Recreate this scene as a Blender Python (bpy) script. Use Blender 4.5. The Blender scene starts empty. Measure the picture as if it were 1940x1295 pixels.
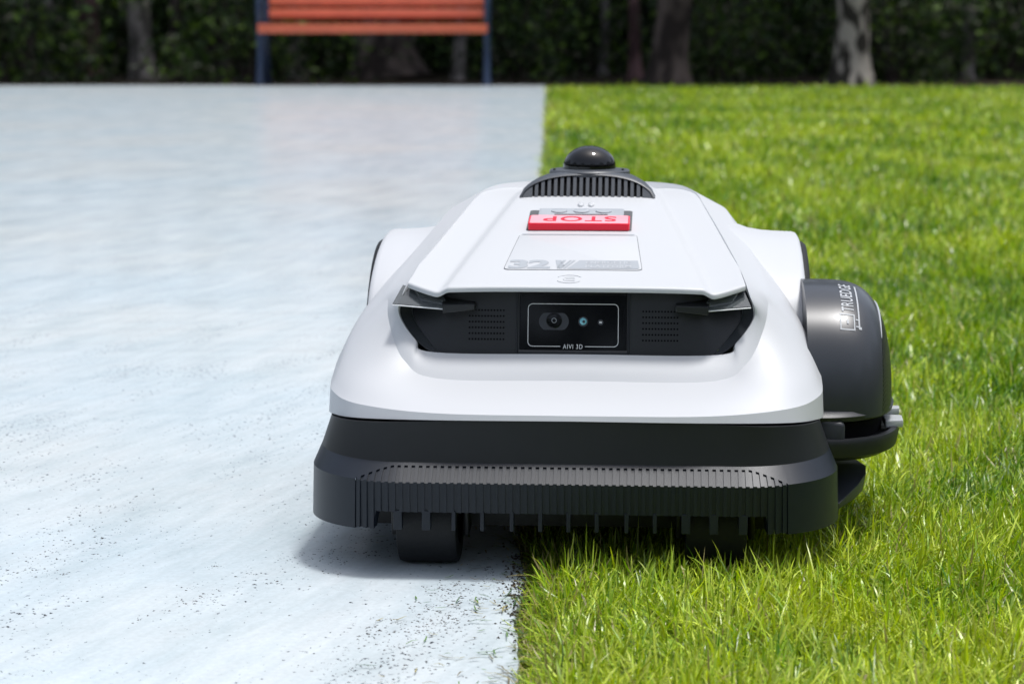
import bpy, bmesh, math, random
import numpy as np
from mathutils import Vector, Matrix, noise as mnoise

random.seed(7)
rng = np.random.default_rng(11)
SC = bpy.context.scene
COL = SC.collection
R = math.radians

# ------------------------------------------------------------------ camera, sky, sun, exposure
CAM_H = 0.499
PITCH = math.atan((647.5 - 30) / 4200)
cd = bpy.data.cameras.new('camera')
cam = bpy.data.objects.new('camera', cd)
COL.objects.link(cam)
cam.location = (0, 0, CAM_H)
cam.rotation_euler = (math.pi / 2 - PITCH, 0, 0)
cd.sensor_width = 36
cd.lens = 4200 / 1940 * 36
cd.clip_start = 0.05
cd.clip_end = 500
cd.dof.use_dof = True
cd.dof.focus_distance = 2.03
cd.dof.aperture_fstop = 9.5
cd.dof.aperture_blades = 0
SC.camera = cam

SUN_EL, SUN_AZ = R(78), R(72)          # azimuth clockwise from +Y: high, a little behind and to the right
w = bpy.data.worlds.new('World')
SC.world = w
w.use_nodes = True
nt = w.node_tree
sky = nt.nodes.new('ShaderNodeTexSky')
sky.sky_type = 'NISHITA'
sky.sun_disc = False
sky.sun_elevation = SUN_EL
sky.sun_rotation = SUN_AZ
sky.air_density = 1.0
sky.dust_density = 3.0
sky.ozone_density = 1.0
bg = nt.nodes['Background']
bg.inputs[1].default_value = 0.135
hsv = nt.nodes.new('ShaderNodeHueSaturation')       # thin cloud: a paler sky
hsv.inputs['Saturation'].default_value = 0.55
nt.links.new(sky.outputs[0], hsv.inputs['Color'])
nt.links.new(hsv.outputs[0], bg.inputs[0])
sd = bpy.data.lights.new('sun', 'SUN')
sd.energy = 1.85
sd.angle = R(8)
sd.color = (1, 0.985, 0.965)
sun = bpy.data.objects.new('sun', sd)
COL.objects.link(sun)
sv = Vector((math.sin(SUN_AZ) * math.cos(SUN_EL), math.cos(SUN_AZ) * math.cos(SUN_EL), math.sin(SUN_EL)))
sun.rotation_euler = sv.to_track_quat('Z', 'Y').to_euler()
sun.location = sv * 20
SC.view_settings.view_transform = 'Standard'
SC.view_settings.look = 'None'
SC.view_settings.exposure = 0.62
SC.view_settings.gamma = 1
SC.view_settings.use_curve_mapping = False
SC.cycles.use_denoising = True
SC.cycles.max_bounces = 8
SC.cycles.transparent_max_bounces = 8

# ------------------------------------------------------------------ helpers
def srgb(r, g, b):
    f = lambda c: (c / 255 / 12.92) if c <= 10 else ((c / 255 + .055) / 1.055) ** 2.4
    return (f(r), f(g), f(b), 1)

def mat(name, col, rough=.5, spec=.5, metal=0., coat=0., bump=0., bscale=400., var=0., vscale=30., trans=0.):
    m = bpy.data.materials.new(name)
    m.use_nodes = True
    t = m.node_tree
    p = t.nodes['Principled BSDF']
    p.inputs['Base Color'].default_value = (*col[:3], 1)
    p.inputs['Roughness'].default_value = rough
    p.inputs['Specular IOR Level'].default_value = spec
    p.inputs['Metallic'].default_value = metal
    p.inputs['Coat Weight'].default_value = coat
    p.inputs['Coat Roughness'].default_value = .05
    p.inputs['Transmission Weight'].default_value = trans
    tc = t.nodes.new('ShaderNodeTexCoord')
    if var:
        n = t.nodes.new('ShaderNodeTexNoise')
        n.inputs['Scale'].default_value = vscale
        n.inputs['Detail'].default_value = 6
        t.links.new(tc.outputs['Object'], n.inputs['Vector'])
        mx = t.nodes.new('ShaderNodeMix')
        mx.data_type = 'RGBA'
        mx.inputs[6].default_value = (*[c * (1 - var) for c in col[:3]], 1)
        mx.inputs[7].default_value = (*[min(1, c * (1 + var)) for c in col[:3]], 1)
        t.links.new(n.outputs['Fac'], mx.inputs[0])
        t.links.new(mx.outputs[2], p.inputs['Base Color'])
    if bump:
        n2 = t.nodes.new('ShaderNodeTexNoise')
        n2.inputs['Scale'].default_value = bscale
        n2.inputs['Detail'].default_value = 3
        t.links.new(tc.outputs['Object'], n2.inputs['Vector'])
        b = t.nodes.new('ShaderNodeBump')
        b.inputs['Strength'].default_value = bump
        b.inputs['Distance'].default_value = .002
        t.links.new(n2.outputs['Fac'], b.inputs['Height'])
        t.links.new(b.outputs['Normal'], p.inputs['Normal'])
    return m

def link(name, me, m, parent=None, smooth=35, **props):
    o = bpy.data.objects.new(name, me)
    COL.objects.link(o)
    if m is not None and not me.materials:
        me.materials.append(m)
    if parent is not None:
        o.parent = parent
    if smooth and len(me.polygons):
        me.polygons.foreach_set('use_smooth', [True] * len(me.polygons))
        me.set_sharp_from_angle(angle=R(smooth))
    for k, v in props.items():
        o[k] = v
    return o

def tag(o, label=None, cat=None, group=None, kind=None):
    for k, v in (('label', label), ('category', cat), ('group', group), ('kind', kind)):
        if v:
            o[k] = v
    return o

def empty(name, loc, rz=0.):
    o = bpy.data.objects.new(name, None)
    COL.objects.link(o)
    o.location = loc
    o.rotation_euler = (0, 0, rz)
    o.empty_display_size = .1
    return o

class MB:
    """collects geometry, builds one mesh"""
    def __init__(s):
        s.v, s.f = [], []
    def add(s, vs, fs):
        n = len(s.v)
        s.v += [tuple(p) for p in vs]
        s.f += [tuple(i + n for i in f) for f in fs]
        return s
    def box(s, c, d, M=None):
        hx, hy, hz = d[0] / 2, d[1] / 2, d[2] / 2
        vs = [Vector((x, y, z)) for x in (-hx, hx) for y in (-hy, hy) for z in (-hz, hz)]
        if M is not None:
            vs = [M @ p for p in vs]
        return s.add([p + Vector(c) for p in vs],
                     [(0, 1, 3, 2), (4, 6, 7, 5), (0, 4, 5, 1), (2, 3, 7, 6), (0, 2, 6, 4), (1, 5, 7, 3)])
    def grid(s, rows, closed=False):
        nr, nc = len(rows), len(rows[0])
        vs = [p for r in rows for p in r]
        fs = []
        for i in range(nr - 1):
            for j in range(nc if closed else nc - 1):
                k = (j + 1) % nc
                fs.append((i * nc + j, i * nc + k, (i + 1) * nc + k, (i + 1) * nc + j))
        return s.add(vs, fs)
    def cap(s, pts):
        return s.add(pts, [tuple(range(len(pts)))])
    def tube(s, pts, r, n=8, closed=False, caps=True):
        pts = [Vector(p) for p in pts]
        rr = r if isinstance(r, (list, tuple)) else [r] * len(pts)
        rows = []
        up = None
        for i, p in enumerate(pts):
            if closed:
                t = pts[(i + 1) % len(pts)] - pts[i - 1]
            else:
                t = pts[min(i + 1, len(pts) - 1)] - pts[max(i - 1, 0)]
            t.normalize()
            if up is None:
                up = t.orthogonal().normalized()
            up = (up - t * up.dot(t)).normalized()
            b = t.cross(up)
            rows.append([p + (up * math.cos(2 * math.pi * k / n) + b * math.sin(2 * math.pi * k / n)) * rr[i] for k in range(n)])
        if closed:
            rows.append(rows[0])
        s.grid(rows, True)
        if not closed and caps:
            s.cap(rows[0][::-1])
            s.cap(rows[-1])
        return s
    def lathe(s, prof, n=32, M=Matrix()):
        """prof: (radius, height) about local z"""
        rows = [[M @ Vector((r * math.cos(2 * math.pi * k / n), r * math.sin(2 * math.pi * k / n), h)) for k in range(n)] for r, h in prof]
        return s.grid(rows, True)
    def prism(s, poly, d):
        """poly: list of Vector, extruded by vector d (closed solid)"""
        n = len(poly)
        a = [Vector(p) for p in poly]
        b = [p + Vector(d) for p in a]
        s.add(a + b, [tuple(range(n))[::-1], tuple(range(n, 2 * n))] + [(i, (i + 1) % n, n + (i + 1) % n, n + i) for i in range(n)])
        return s
    def build(s, name, m, parent=None, smooth=35, bevel=0., bseg=2, weld=True, **props):
        me = bpy.data.meshes.new(name)
        bm = bmesh.new()
        vs = [bm.verts.new(p) for p in s.v]
        for f in s.f:
            try:
                bm.faces.new([vs[i] for i in f])
            except ValueError:
                pass
        if weld:
            bmesh.ops.remove_doubles(bm, verts=bm.verts, dist=1e-6)
            bmesh.ops.recalc_face_normals(bm, faces=bm.faces)
        if bevel:
            ed = [e for e in bm.edges if len(e.link_faces) == 2 and e.calc_face_angle(0) > .5]
            bmesh.ops.bevel(bm, geom=ed, offset=bevel, segments=bseg, profile=.5, affect='EDGES', clamp_overlap=True)
        bm.to_mesh(me)
        bm.free()
        return link(name, me, m, parent, smooth, **props)

def spl(keys, t):
    """Catmull-Rom through keys (list of tuples), t in 0..len-1"""
    n = len(keys)
    i = min(int(t), n - 2)
    u = t - i
    P = [np.array(keys[max(0, min(n - 1, k))], float) for k in (i - 1, i, i + 1, i + 2)]
    if i == 0:
        P[0] = 2 * P[1] - P[2]
    if i == n - 2:
        P[3] = 2 * P[2] - P[1]
    return .5 * ((2 * P[1]) + (-P[0] + P[2]) * u + (2 * P[0] - 5 * P[1] + 4 * P[2] - P[3]) * u * u + (-P[0] + 3 * P[1] - 3 * P[2] + P[3]) * u ** 3)

def lerp_table(tab, x):
    xs, ys = zip(*tab)
    return float(np.interp(x, xs, ys))

def text_geo(body, width, height, offset=0., spacing=1.):
    """flat filled text scaled to width x height with its origin at the lower left: (verts, faces)"""
    cu = bpy.data.curves.new('t', 'FONT')
    cu.body = body
    cu.offset = offset
    cu.space_character = spacing
    cu.resolution_u = 4
    o = bpy.data.objects.new('t', cu)
    COL.objects.link(o)
    bpy.context.view_layer.update()
    me = bpy.data.meshes.new_from_object(o.evaluated_get(bpy.context.evaluated_depsgraph_get()))
    bm = bmesh.new()
    bm.from_mesh(me)
    bmesh.ops.triangulate(bm, faces=bm.faces)
    vs = np.array([v.co[:2] for v in bm.verts])
    fs = [tuple(v.index for v in f.verts) for f in bm.faces]
    bm.free()
    bpy.data.objects.remove(o)
    bpy.data.curves.remove(cu)
    bpy.data.meshes.remove(me)
    lo, hi = vs.min(0), vs.max(0)
    vs = (vs - lo) / (hi - lo) * np.array([width, height])
    return vs, fs

# ------------------------------------------------------------------ materials
M_white = mat('white_plastic', (.505, .52, .54), .44, .42, bump=.012, bscale=900)
M_lid = mat('white_lid_plastic', (.51, .525, .54), .42, .45, bump=.012, bscale=900)
M_dark = mat('dark_grey_plastic', (.011, .0125, .015), .42, .42, bump=.05, bscale=1800, var=.12, vscale=40)
M_skirt = mat('charcoal_rubber', (.007, .0112, .0190), .42, .38, bump=.06, bscale=1500, var=.15, vscale=60)
M_trim = mat('graphite_plastic', (.018, .021, .026), .44, .45, bump=.03, bscale=1500)
M_shell = mat('satin_graphite', (.027, .031, .038), .34, .5, coat=.12, bump=.02, bscale=1500)
M_tower = mat('mid_grey_plastic', (.050, .058, .070), .42, .5, bump=.03, bscale=1500)
M_visor = mat('visor_plastic', (.012, .0135, .016), .40, .5, bump=.03, bscale=2000)
M_flange = mat('flange_plastic', (.045, .05, .056), .22, .6)
M_black = mat('black_gap', (.004, .004, .005), .8, .1)
M_gloss = mat('black_glass', (.003, .0035, .0045), .06, .3)
M_dome = mat('dome_glass', (.002, .002, .003), .02, .5)
M_red = mat('red_plastic', srgb(252, 22, 58), .35, .5)
M_pink = mat('pale_pink_top', srgb(232, 160, 170), .4, .5)  # pale pink for the top face of the red button
M_redp = mat('red_print', srgb(222, 24, 54), .5, .3)
M_grey = mat('light_grey_plastic', (.36, .385, .41), .4, .45)
M_print = mat('grey_print', (.345, .37, .395), .5, .3)
M_wprint = mat('white_print', (.42, .44, .46), .5, .3)
M_line = mat('white_line', (.75, .76, .77), .4, .3)
M_lens = mat('lens_grey', (.035, .038, .045), .35, .5)
M_blue = mat('sensor_blue', srgb(120, 190, 205), .15, .6)
M_led = mat('sensor_white', (.6, .6, .6), .3, .5)
M_tyre = mat('tyre_rubber', (.007, .008, .010), .65, .35, bump=.15, bscale=300, var=.2, vscale=50)
M_gap = mat('grey_gap', (.10, .105, .11), .7, .2)
M_clip = mat('pale_clip', (.42, .44, .45), .3, .5)
M_acryl = mat('clear_acrylic', (.16, .18, .19), .06, .6, trans=.55)
M_acryl.node_tree.nodes['Principled BSDF'].inputs['IOR'].default_value = 1.47

def carbon_mat():
    m = mat('carbon_pattern', (.018, .02, .024), .35, .5)
    t = m.node_tree
    p = t.nodes['Principled BSDF']
    tc = t.nodes.new('ShaderNodeTexCoord')
    wv = t.nodes.new('ShaderNodeTexWave')
    wv.bands_direction = 'DIAGONAL'
    wv.inputs['Scale'].default_value = 130
    wv.inputs['Distortion'].default_value = .2
    t.links.new(tc.outputs['Object'], wv.inputs['Vector'])
    b = t.nodes.new('ShaderNodeBump')
    b.inputs['Strength'].default_value = .5
    b.inputs['Distance'].default_value = .0015
    t.links.new(wv.outputs['Fac'], b.inputs['Height'])
    t.links.new(b.outputs['Normal'], p.inputs['Normal'])
    return m
M_carbon = carbon_mat()

def paving_mat():
    m = bpy.data.materials.new('painted_concrete')
    m.use_nodes = True
    t = m.node_tree
    N, L = t.nodes, t.links
    p = N['Principled BSDF']
    tc = N.new('ShaderNodeTexCoord')
    # long streaks running diagonally, as left by a trowel
    mp = N.new('ShaderNodeMapping')
    mp.vector_type = 'TEXTURE'
    mp.inputs['Rotation'].default_value = (0, 0, R(-20))
    mp.inputs['Scale'].default_value = (1 / 7, 1 / 2.2, 1)
    L.new(tc.outputs['Object'], mp.inputs['Vector'])
    n1 = N.new('ShaderNodeTexNoise')
    n1.inputs['Scale'].default_value = 1.6
    n1.inputs['Detail'].default_value = 14
    n1.inputs['Roughness'].default_value = .72
    L.new(mp.outputs[0], n1.inputs['Vector'])
    n2 = N.new('ShaderNodeTexNoise')
    n2.inputs['Scale'].default_value = 1.1
    n2.inputs['Detail'].default_value = 4
    L.new(tc.outputs['Object'], n2.inputs['Vector'])
    cr = N.new('ShaderNodeValToRGB')
    e = cr.color_ramp.elements
    e[0].position, e[0].color = .33, (.465, .54, .562, 1)
    e[1].position, e[1].color = .62, (.572, .625, .638, 1)
    x = cr.color_ramp.elements.new(.47)
    x.color = (.525, .592, .612, 1)
    L.new(n1.outputs['Fac'], cr.inputs[0])
    c2 = N.new('ShaderNodeValToRGB')
    c2.color_ramp.elements[0].position, c2.color_ramp.elements[0].color = .38, (.93, .96, 1, 1)
    c2.color_ramp.elements[1].position, c2.color_ramp.elements[1].color = .62, (1, .975, .97, 1)
    L.new(n2.outputs['Fac'], c2.inputs[0])
    mu = N.new('ShaderNodeMix')
    mu.data_type = 'RGBA'
    mu.blend_type = 'MULTIPLY'
    mu.inputs[0].default_value = 1
    L.new(cr.outputs[0], mu.inputs[6])
    L.new(c2.outputs[0], mu.inputs[7])
    mps = N.new('ShaderNodeMapping')
    mps.vector_type = 'TEXTURE'
    mps.inputs['Scale'].default_value = (1 / 60, 1 / 7, 1)
    mps.inputs['Rotation'].default_value = (0, 0, R(-22))
    L.new(tc.outputs['Object'], mps.inputs['Vector'])
    sn = N.new('ShaderNodeTexNoise')
    sn.inputs['Scale'].default_value = 1
    sn.inputs['Detail'].default_value = 6
    sn.inputs['Roughness'].default_value = .65
    L.new(mps.outputs[0], sn.inputs['Vector'])
    sm = N.new('ShaderNodeMapRange')
    sm.inputs[1].default_value = .35
    sm.inputs[2].default_value = .65
    sm.inputs[3].default_value = .94
    sm.inputs[4].default_value = 1.05
    L.new(sn.outputs['Fac'], sm.inputs[0])
    ms = N.new('ShaderNodeMix')
    ms.data_type = 'RGBA'
    ms.blend_type = 'MULTIPLY'
    ms.inputs[0].default_value = 1
    L.new(mu.outputs[2], ms.inputs[6])
    L.new(sm.outputs[0], ms.inputs[7])
    mu = ms
    gn = N.new('ShaderNodeTexNoise')
    gn.inputs['Scale'].default_value = 170
    gn.inputs['Detail'].default_value = 8
    gn.inputs['Roughness'].default_value = .75
    L.new(tc.outputs['Object'], gn.inputs['Vector'])
    gm = N.new('ShaderNodeMapRange')
    gm.inputs[1].default_value = .3
    gm.inputs[2].default_value = .7
    gm.inputs[3].default_value = .92
    gm.inputs[4].default_value = 1.10
    L.new(gn.outputs['Fac'], gm.inputs[0])
    mg = N.new('ShaderNodeMix')
    mg.data_type = 'RGBA'
    mg.blend_type = 'MULTIPLY'
    mg.inputs[0].default_value = 1
    L.new(mu.outputs[2], mg.inputs[6])
    L.new(gm.outputs[0], mg.inputs[7])
    mu = mg
    # pits and dirt specks in clusters
    mp3 = N.new('ShaderNodeMapping')
    mp3.inputs['Scale'].default_value = (210, 150, 1)
    mp3.inputs['Rotation'].default_value = (0, 0, R(20))
    L.new(tc.outputs['Object'], mp3.inputs['Vector'])
    sp = N.new('ShaderNodeTexNoise')
    sp.inputs['Scale'].default_value = 1
    sp.inputs['Detail'].default_value = 2
    L.new(mp3.outputs[0], sp.inputs['Vector'])
    mp4 = N.new('ShaderNodeMapping')
    mp4.vector_type = 'TEXTURE'
    mp4.inputs['Scale'].default_value = (1 / 11, 1 / 3.5, 1)
    mp4.inputs['Rotation'].default_value = (0, 0, R(-20))
    L.new(tc.outputs['Object'], mp4.inputs['Vector'])
    cl = N.new('ShaderNodeTexNoise')
    cl.inputs['Scale'].default_value = 1.2
    cl.inputs['Detail'].default_value = 5
    L.new(mp4.outputs[0], cl.inputs['Vector'])
    th = N.new('ShaderNodeMath')
    th.operation = 'MULTIPLY_ADD'
    th.inputs[1].default_value = .42
    L.new(cl.outputs['Fac'], th.inputs[0])
    L.new(sp.outputs['Fac'], th.inputs[2])
    sr = N.new('ShaderNodeMapRange')
    sr.inputs[1].default_value = .875
    sr.inputs[2].default_value = .955
    L.new(th.outputs[0], sr.inputs[0])
    mz = N.new('ShaderNodeMix')
    mz.data_type = 'RGBA'
    mz.inputs[7].default_value = (.06, .065, .075, 1)
    L.new(sr.outputs[0], mz.inputs[0])
    L.new(mu.outputs[2], mz.inputs[6])
    L.new(mz.outputs[2], p.inputs['Base Color'])
    p.inputs['Roughness'].default_value = .3
    rr = N.new('ShaderNodeMapRange')
    rr.inputs[3].default_value = .13
    rr.inputs[4].default_value = .28
    L.new(n1.outputs['Fac'], rr.inputs[0])
    L.new(rr.outputs[0], p.inputs['Roughness'])
    p.inputs['Specular IOR Level'].default_value = .34
    b = N.new('ShaderNodeBump')
    b.inputs['Strength'].default_value = .035
    b.inputs['Distance'].default_value = .004
    L.new(n1.outputs['Fac'], b.inputs['Height'])
    b2 = N.new('ShaderNodeBump')
    b2.invert = True
    b2.inputs['Strength'].default_value = .15
    b2.inputs['Distance'].default_value = .001
    L.new(sr.outputs[0], b2.inputs['Height'])
    L.new(b.outputs[0], b2.inputs['Normal'])
    L.new(b2.outputs[0], p.inputs['Normal'])
    return m

def leaf_mat(name, attr, trans=.4, rough=.45, spec=.35):
    """thin leaf: diffuse + translucent + gloss, colour from a per-leaf attribute"""
    m = bpy.data.materials.new(name)
    m.use_nodes = True
    t = m.node_tree
    N, L = t.nodes, t.links
    p = N['Principled BSDF']
    a = N.new('ShaderNodeAttribute')
    a.attribute_name = attr
    L.new(a.outputs['Color'], p.inputs['Base Color'])
    p.inputs['Roughness'].default_value = rough
    p.inputs['Specular IOR Level'].default_value = spec
    tr = N.new('ShaderNodeBsdfTranslucent')
    hs = N.new('ShaderNodeHueSaturation')
    hs.inputs['Saturation'].default_value = 1.1
    hs.inputs['Value'].default_value = 1.15
    L.new(a.outputs['Color'], hs.inputs['Color'])
    L.new(hs.outputs[0], tr.inputs['Color'])
    mx = N.new('ShaderNodeMixShader')
    mx.inputs[0].default_value = trans
    L.new(p.outputs[0], mx.inputs[1])
    L.new(tr.outputs[0], mx.inputs[2])
    L.new(mx.outputs[0], N['Material Output'].inputs['Surface'])
    return m

# ------------------------------------------------------------------ ground
def edge_x(Y):
    """x of the paving / lawn boundary at distance Y"""
    return .0085 + .0165 * (Y - 1.92) + (.011 * mnoise.noise(Vector((Y * 5., 3.1, 0))) if Y > 1.2 else 0) + .009 * mnoise.noise(Vector((Y * 26., 9.1, 0)))

FAR = 16.15
LAWN_FAR = 15.35
def build_ground():
    # soil of the lawn and forest floor: one sheet to the horizon, bumpy near the paving
    m = mat('lawn_soil', (.06, .085, .02), .9, .2, bump=.6, bscale=60, var=.5, vscale=25)
    mb = MB()
    mb.add([(-200, -60, -.03), (200, -60, -.03), (200, 300, -.03), (-200, 300, -.03)], [(0, 1, 2, 3)])
    tag(mb.build('ground', mat('forest_floor', (.028, .022, .015), .95, .1, bump=.8, bscale=12, var=.6, vscale=6), smooth=0), kind='structure')
    xs = [-.06, -.03, 0, .04, .1, .2, .35, .6, 1, 2, 4, 8, 14]
    ys = list(np.arange(.6, 3.4, .04)) + list(np.arange(3.4, FAR + .2, .35))
    mb = MB()
    rows = []
    for Y in [-8, -3, 0] + ys:
        ex = edge_x(Y)
        rows.append([(ex + x, Y, -.011 + (.004 * mnoise.noise(Vector(((ex + x) * 30, Y * 30, 2))) if x < 2 else 0)) for x in xs])
    mb.grid(rows)
    tag(mb.build('lawn_ground', m, smooth=60), kind='structure')
    # paved surface with an uneven broken edge towards the lawn
    ys = [-8, -3, 0, .5] + list(np.arange(1.0, 4, .012)) + list(np.arange(4, FAR, .1)) + [FAR]
    top = [(edge_x(Y), Y, 0) for Y in ys]
    mb = MB()
    n = len(top)
    rows = [[(-14, Y, 0) for x, Y, z in top], [(x - .012, Y, 0) for x, Y, z in top], [(x - .002, Y, -.0012) for x, Y, z in top], [(x, Y, -.029) for x, Y, z in top]]
    mb.grid(rows)
    mb.add([(-14, FAR, 0), (edge_x(FAR) - .012, FAR, 0), (edge_x(FAR), FAR, -.029), (-14, FAR, -.029)], [(0, 1, 2, 3)])
    tag(mb.build('paving', paving_mat(), smooth=40), kind='structure')
build_ground()

# ------------------------------------------------------------------ the mower
X0, Y0, YAW = .0512, 1.93, .067
mower = empty('robot_lawn_mower', (X0, Y0, 0), -YAW)
tag(mower, 'white and charcoal robot lawn mower driving half on the paving, half on the grass', 'lawn mower')
def to_local(X, Y):
    c, s = math.cos(YAW), math.sin(YAW)
    return (X - X0) * c - (Y - Y0) * s, (X - X0) * s + (Y - Y0) * c

def mirror_row(row):
    """row of right-half points from x=0 outwards -> full row from left to right"""
    return [(-p[0], p[1], p[2]) for p in row[:0:-1]] + [tuple(p) for p in row]

# --- hood: U-shaped rings from the lower rim up to the edge of the visor and lid
RING = [
    # rim bottom
    [(0, .0205, .1405), (.12, .0215, .1400), (.193, .042, .1375), (.2235, .082, .1340), (.2315, .120, .1325), (.2300, .20, .132), (.215, .40, .132), (.19, .56, .135), (.10, .605, .14), (0, .61, .14)],
    # rim top (soft crease, climbing at the corners)
    [(0, .0225, .1450), (.12, .0236, .1458), (.192, .046, .1492), (.2222, .085, .1530), (.2300, .124, .1615), (.2215, .20, .192), (.186, .40, .240), (.165, .52, .255), (.095, .59, .265), (0, .60, .265)],
    # belly of the side
    [(0, .0500, .1560), (.121, .0510, .1568), (.182, .069, .1652), (.2090, .101, .1738), (.2155, .140, .1905), (.2065, .20, .2195), (.173, .40, .262), (.153, .515, .277), (.092, .575, .283), (0, .59, .284)],
    # edge of the scooped front / shoulder
    [(0, .0850, .1665), (.124, .0853, .1672), (.158, .098, .1815), (.1745, .126, .2085), (.1800, .152, .2290), (.1805, .20, .2445), (.157, .40, .2815), (.141, .50, .2955), (.088, .56, .300), (0, .58, .301)],
    # edge of the visor opening, then of the lid
    [(0, .1065, .1880), (.131, .1075, .1885), (.150, .113, .2000), (.1665, .126, .2225), (.1610, .130, .2440), (.1520, .20, .2640), (.1262, .40, .2985), (.1115, .49, .3120), (.077, .545, .3155), (0, .56, .316)],
    # inner return of that edge
    [(0, .1095, .1865), (.1305, .1105, .187), (.149, .116, .1985), (.1650, .129, .2215), (.1600, .133, .2425), (.1480, .20, .2560), (.1220, .40, .2905), (.107, .487, .3045), (.073, .541, .308), (0, .556, .309)],
]
def ring_row(k, n=8):
    keys = RING[k]
    return [spl(keys, i / n) for i in range((len(keys) - 1) * n + 1)]
def build_hood():
    base = [ring_row(k) for k in range(6)]
    nc = len(base[0])
    mb = MB()
    # rim band
    mb.grid([mirror_row(base[0]), mirror_row(base[1])])
    # rounded body from rim to scoop edge
    sub = []
    for t in np.linspace(0, 2, 13):
        sub.append([spl([base[1][j], base[2][j], base[3][j]], t) for j in range(nc)])
    mb.grid([mirror_row(r) for r in sub])
    # scoop: slightly concave
    sub = []
    for t in np.linspace(0, 1, 7):
        row = []
        for j in range(nc):
            a, b = base[3][j], base[4][j]
            p = a + (b - a) * t
            dip = -.0014 * math.sin(math.pi * t) * max(0, 1 - j / 34)
            row.append(p + np.array([0, dip * .7, -dip * .7]))
        sub.append(row)
    mb.grid([mirror_row(r) for r in sub])
    mb.grid([mirror_row(base[4]), mirror_row(base[5])])
    # rim lower return
    mb.grid([mirror_row([p + np.array([-p[0] * .04, .004, .001]) for p in base[0]]), mirror_row(base[0])])
    return mb.build('hood', M_white, mower, smooth=13)
hood = build_hood()

# --- wheel covers and wheels
WOFF = .0055        # the rear axle sits a little to the right in the photograph
def build_wheel_cover(s):
    path = [(.212, .135), (.214, .165), (.224, .200), (.252, .232), (.300, .256), (.350, .2690), (.395, .2735), (.450, .271), (.510, .253), (.560, .213), (.585, .150)]
    rows = []
    for i in range(41):
        y, z = spl(path, i / 4)
        k = max(0, min(1, (z - .13) / .14))
        xo = .2170
        xs = [(.130, -.016 * k), (.150, -.009 * k), (.165, -.0035 * k), (.18, -.001), (.195, 0), (xo - .006, .0006), (xo - .0022, .0015), (xo - .0005, .0036), (xo, .007), (xo, .018)]
        # direction of the inward normal of the arch (towards the hub)
        hub = Vector((0, .40, .135))
        v = (hub - Vector((0, y, z))).normalized()
        rows.append([(WOFF + s * x, y + v.y * dz, z + v.z * dz) for x, dz in xs])
    return MB().grid(rows).build('wheel_cover', M_white, mower, smooth=50)
for s in (-1, 1):
    build_wheel_cover(s)

def build_wheel(s, name, cx, cy, r, wd, lugs):
    Mx = Matrix.Translation((cx, cy, r)) @ Matrix.Rotation(math.pi / 2, 4, 'Y')
    h = wd / 2
    rb = r * .035
    prof = [(r * .62, -h), (r * .93, -h), (r * .975, -h * .97), (r - rb * .2, -h * .88), (r, -h * .7), (r, h * .7), (r - rb * .2, h * .88), (r * .975, h * .97), (r * .93, h), (r * .62, h)]
    t = MB().lathe(prof, 64, Mx)
    for k in range(lugs):
        a = 2 * math.pi * k / lugs
        for sd in (-1, 1):
            c = Vector((cx + sd * wd * .24, cy + math.cos(a + sd * .03) * r * .987, r + math.sin(a + sd * .03) * r * .987))
            rot = Matrix.Rotation(a - math.pi / 2, 3, 'X') @ Matrix.Rotation(sd * .35, 3, 'Z')
            t.box(c, (wd * .30, r * .06, r * .03), rot)
    o = t.build(name, M_tyre, mower, smooth=40)
    MB().lathe([(0.001, -h * .55), (r * .2, -h * .6), (r * .25, -h * .4), (r * .58, -h * .5), (r * .64, -h * .9), (r * .64, h * .9), (r * .58, h * .5), (r * .25, h * .4), (r * .2, h * .6), (.001, h * .55)], 40, Mx).build('hub', M_dark, o, smooth=40)
    return o
for s in (-1, 1):
    build_wheel(s, 'rear_wheel', WOFF + s * .1900, .395, .133, .070, 26)
for s in (-1, 1):
    build_wheel(s, 'front_wheel', s * .131, .066, .046, .055, 0)
    MB().box((s * .131 - .033, .075, .06), (.006, .03, .07)).box((s * .131 + .033, .075, .06), (.006, .03, .07)).box((s * .131, .075, .1), (.072, .03, .012)).build('wheel_fork', M_dark, mower, bevel=.002)

# --- undercarriage
def build_chassis():
    mb = MB()
    out = [(-.21, .06), (.21, .06), (.222, .12), (.215, .20), (.15, .26), (.15, .54), (.09, .585), (-.09, .585), (-.15, .54), (-.15, .26), (-.215, .20), (-.222, .12)]
    out = [(x * .95, .012 + y * .97) for x, y in out]
    lo = [(x * .93, y + .004, .092) for x, y in out]
    mid = [(x, y, .102) for x, y in out]
    up = [(x * .98, y + .002, .128) for x, y in out]
    up2 = [(x * .80, .045 + y * .88, .200 if y > .22 else .134) for x, y in out]
    mb.grid([lo, mid, up, up2], True)
    mb.cap(lo[::-1]); mb.cap(up2)
    mb.prism([Vector((-.20, .110, .024)), Vector((.20, .110, .024)), Vector((.205, .24, .024)), Vector((.14, .27, .024)), Vector((.14, .52, .024)), Vector((-.14, .52, .024)), Vector((-.14, .27, .024)), Vector((-.205, .24, .024))], (0, 0, .076))  # deck block added low down to darken the ground beneath
    mb.lathe([(.001, .022), (.08, .022), (.083, .025), (.083, .031), (.001, .031)], 40, Matrix.Translation((0, .30, 0)))
    return mb.build('chassis', M_dark, mower, smooth=30)
build_chassis()

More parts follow.
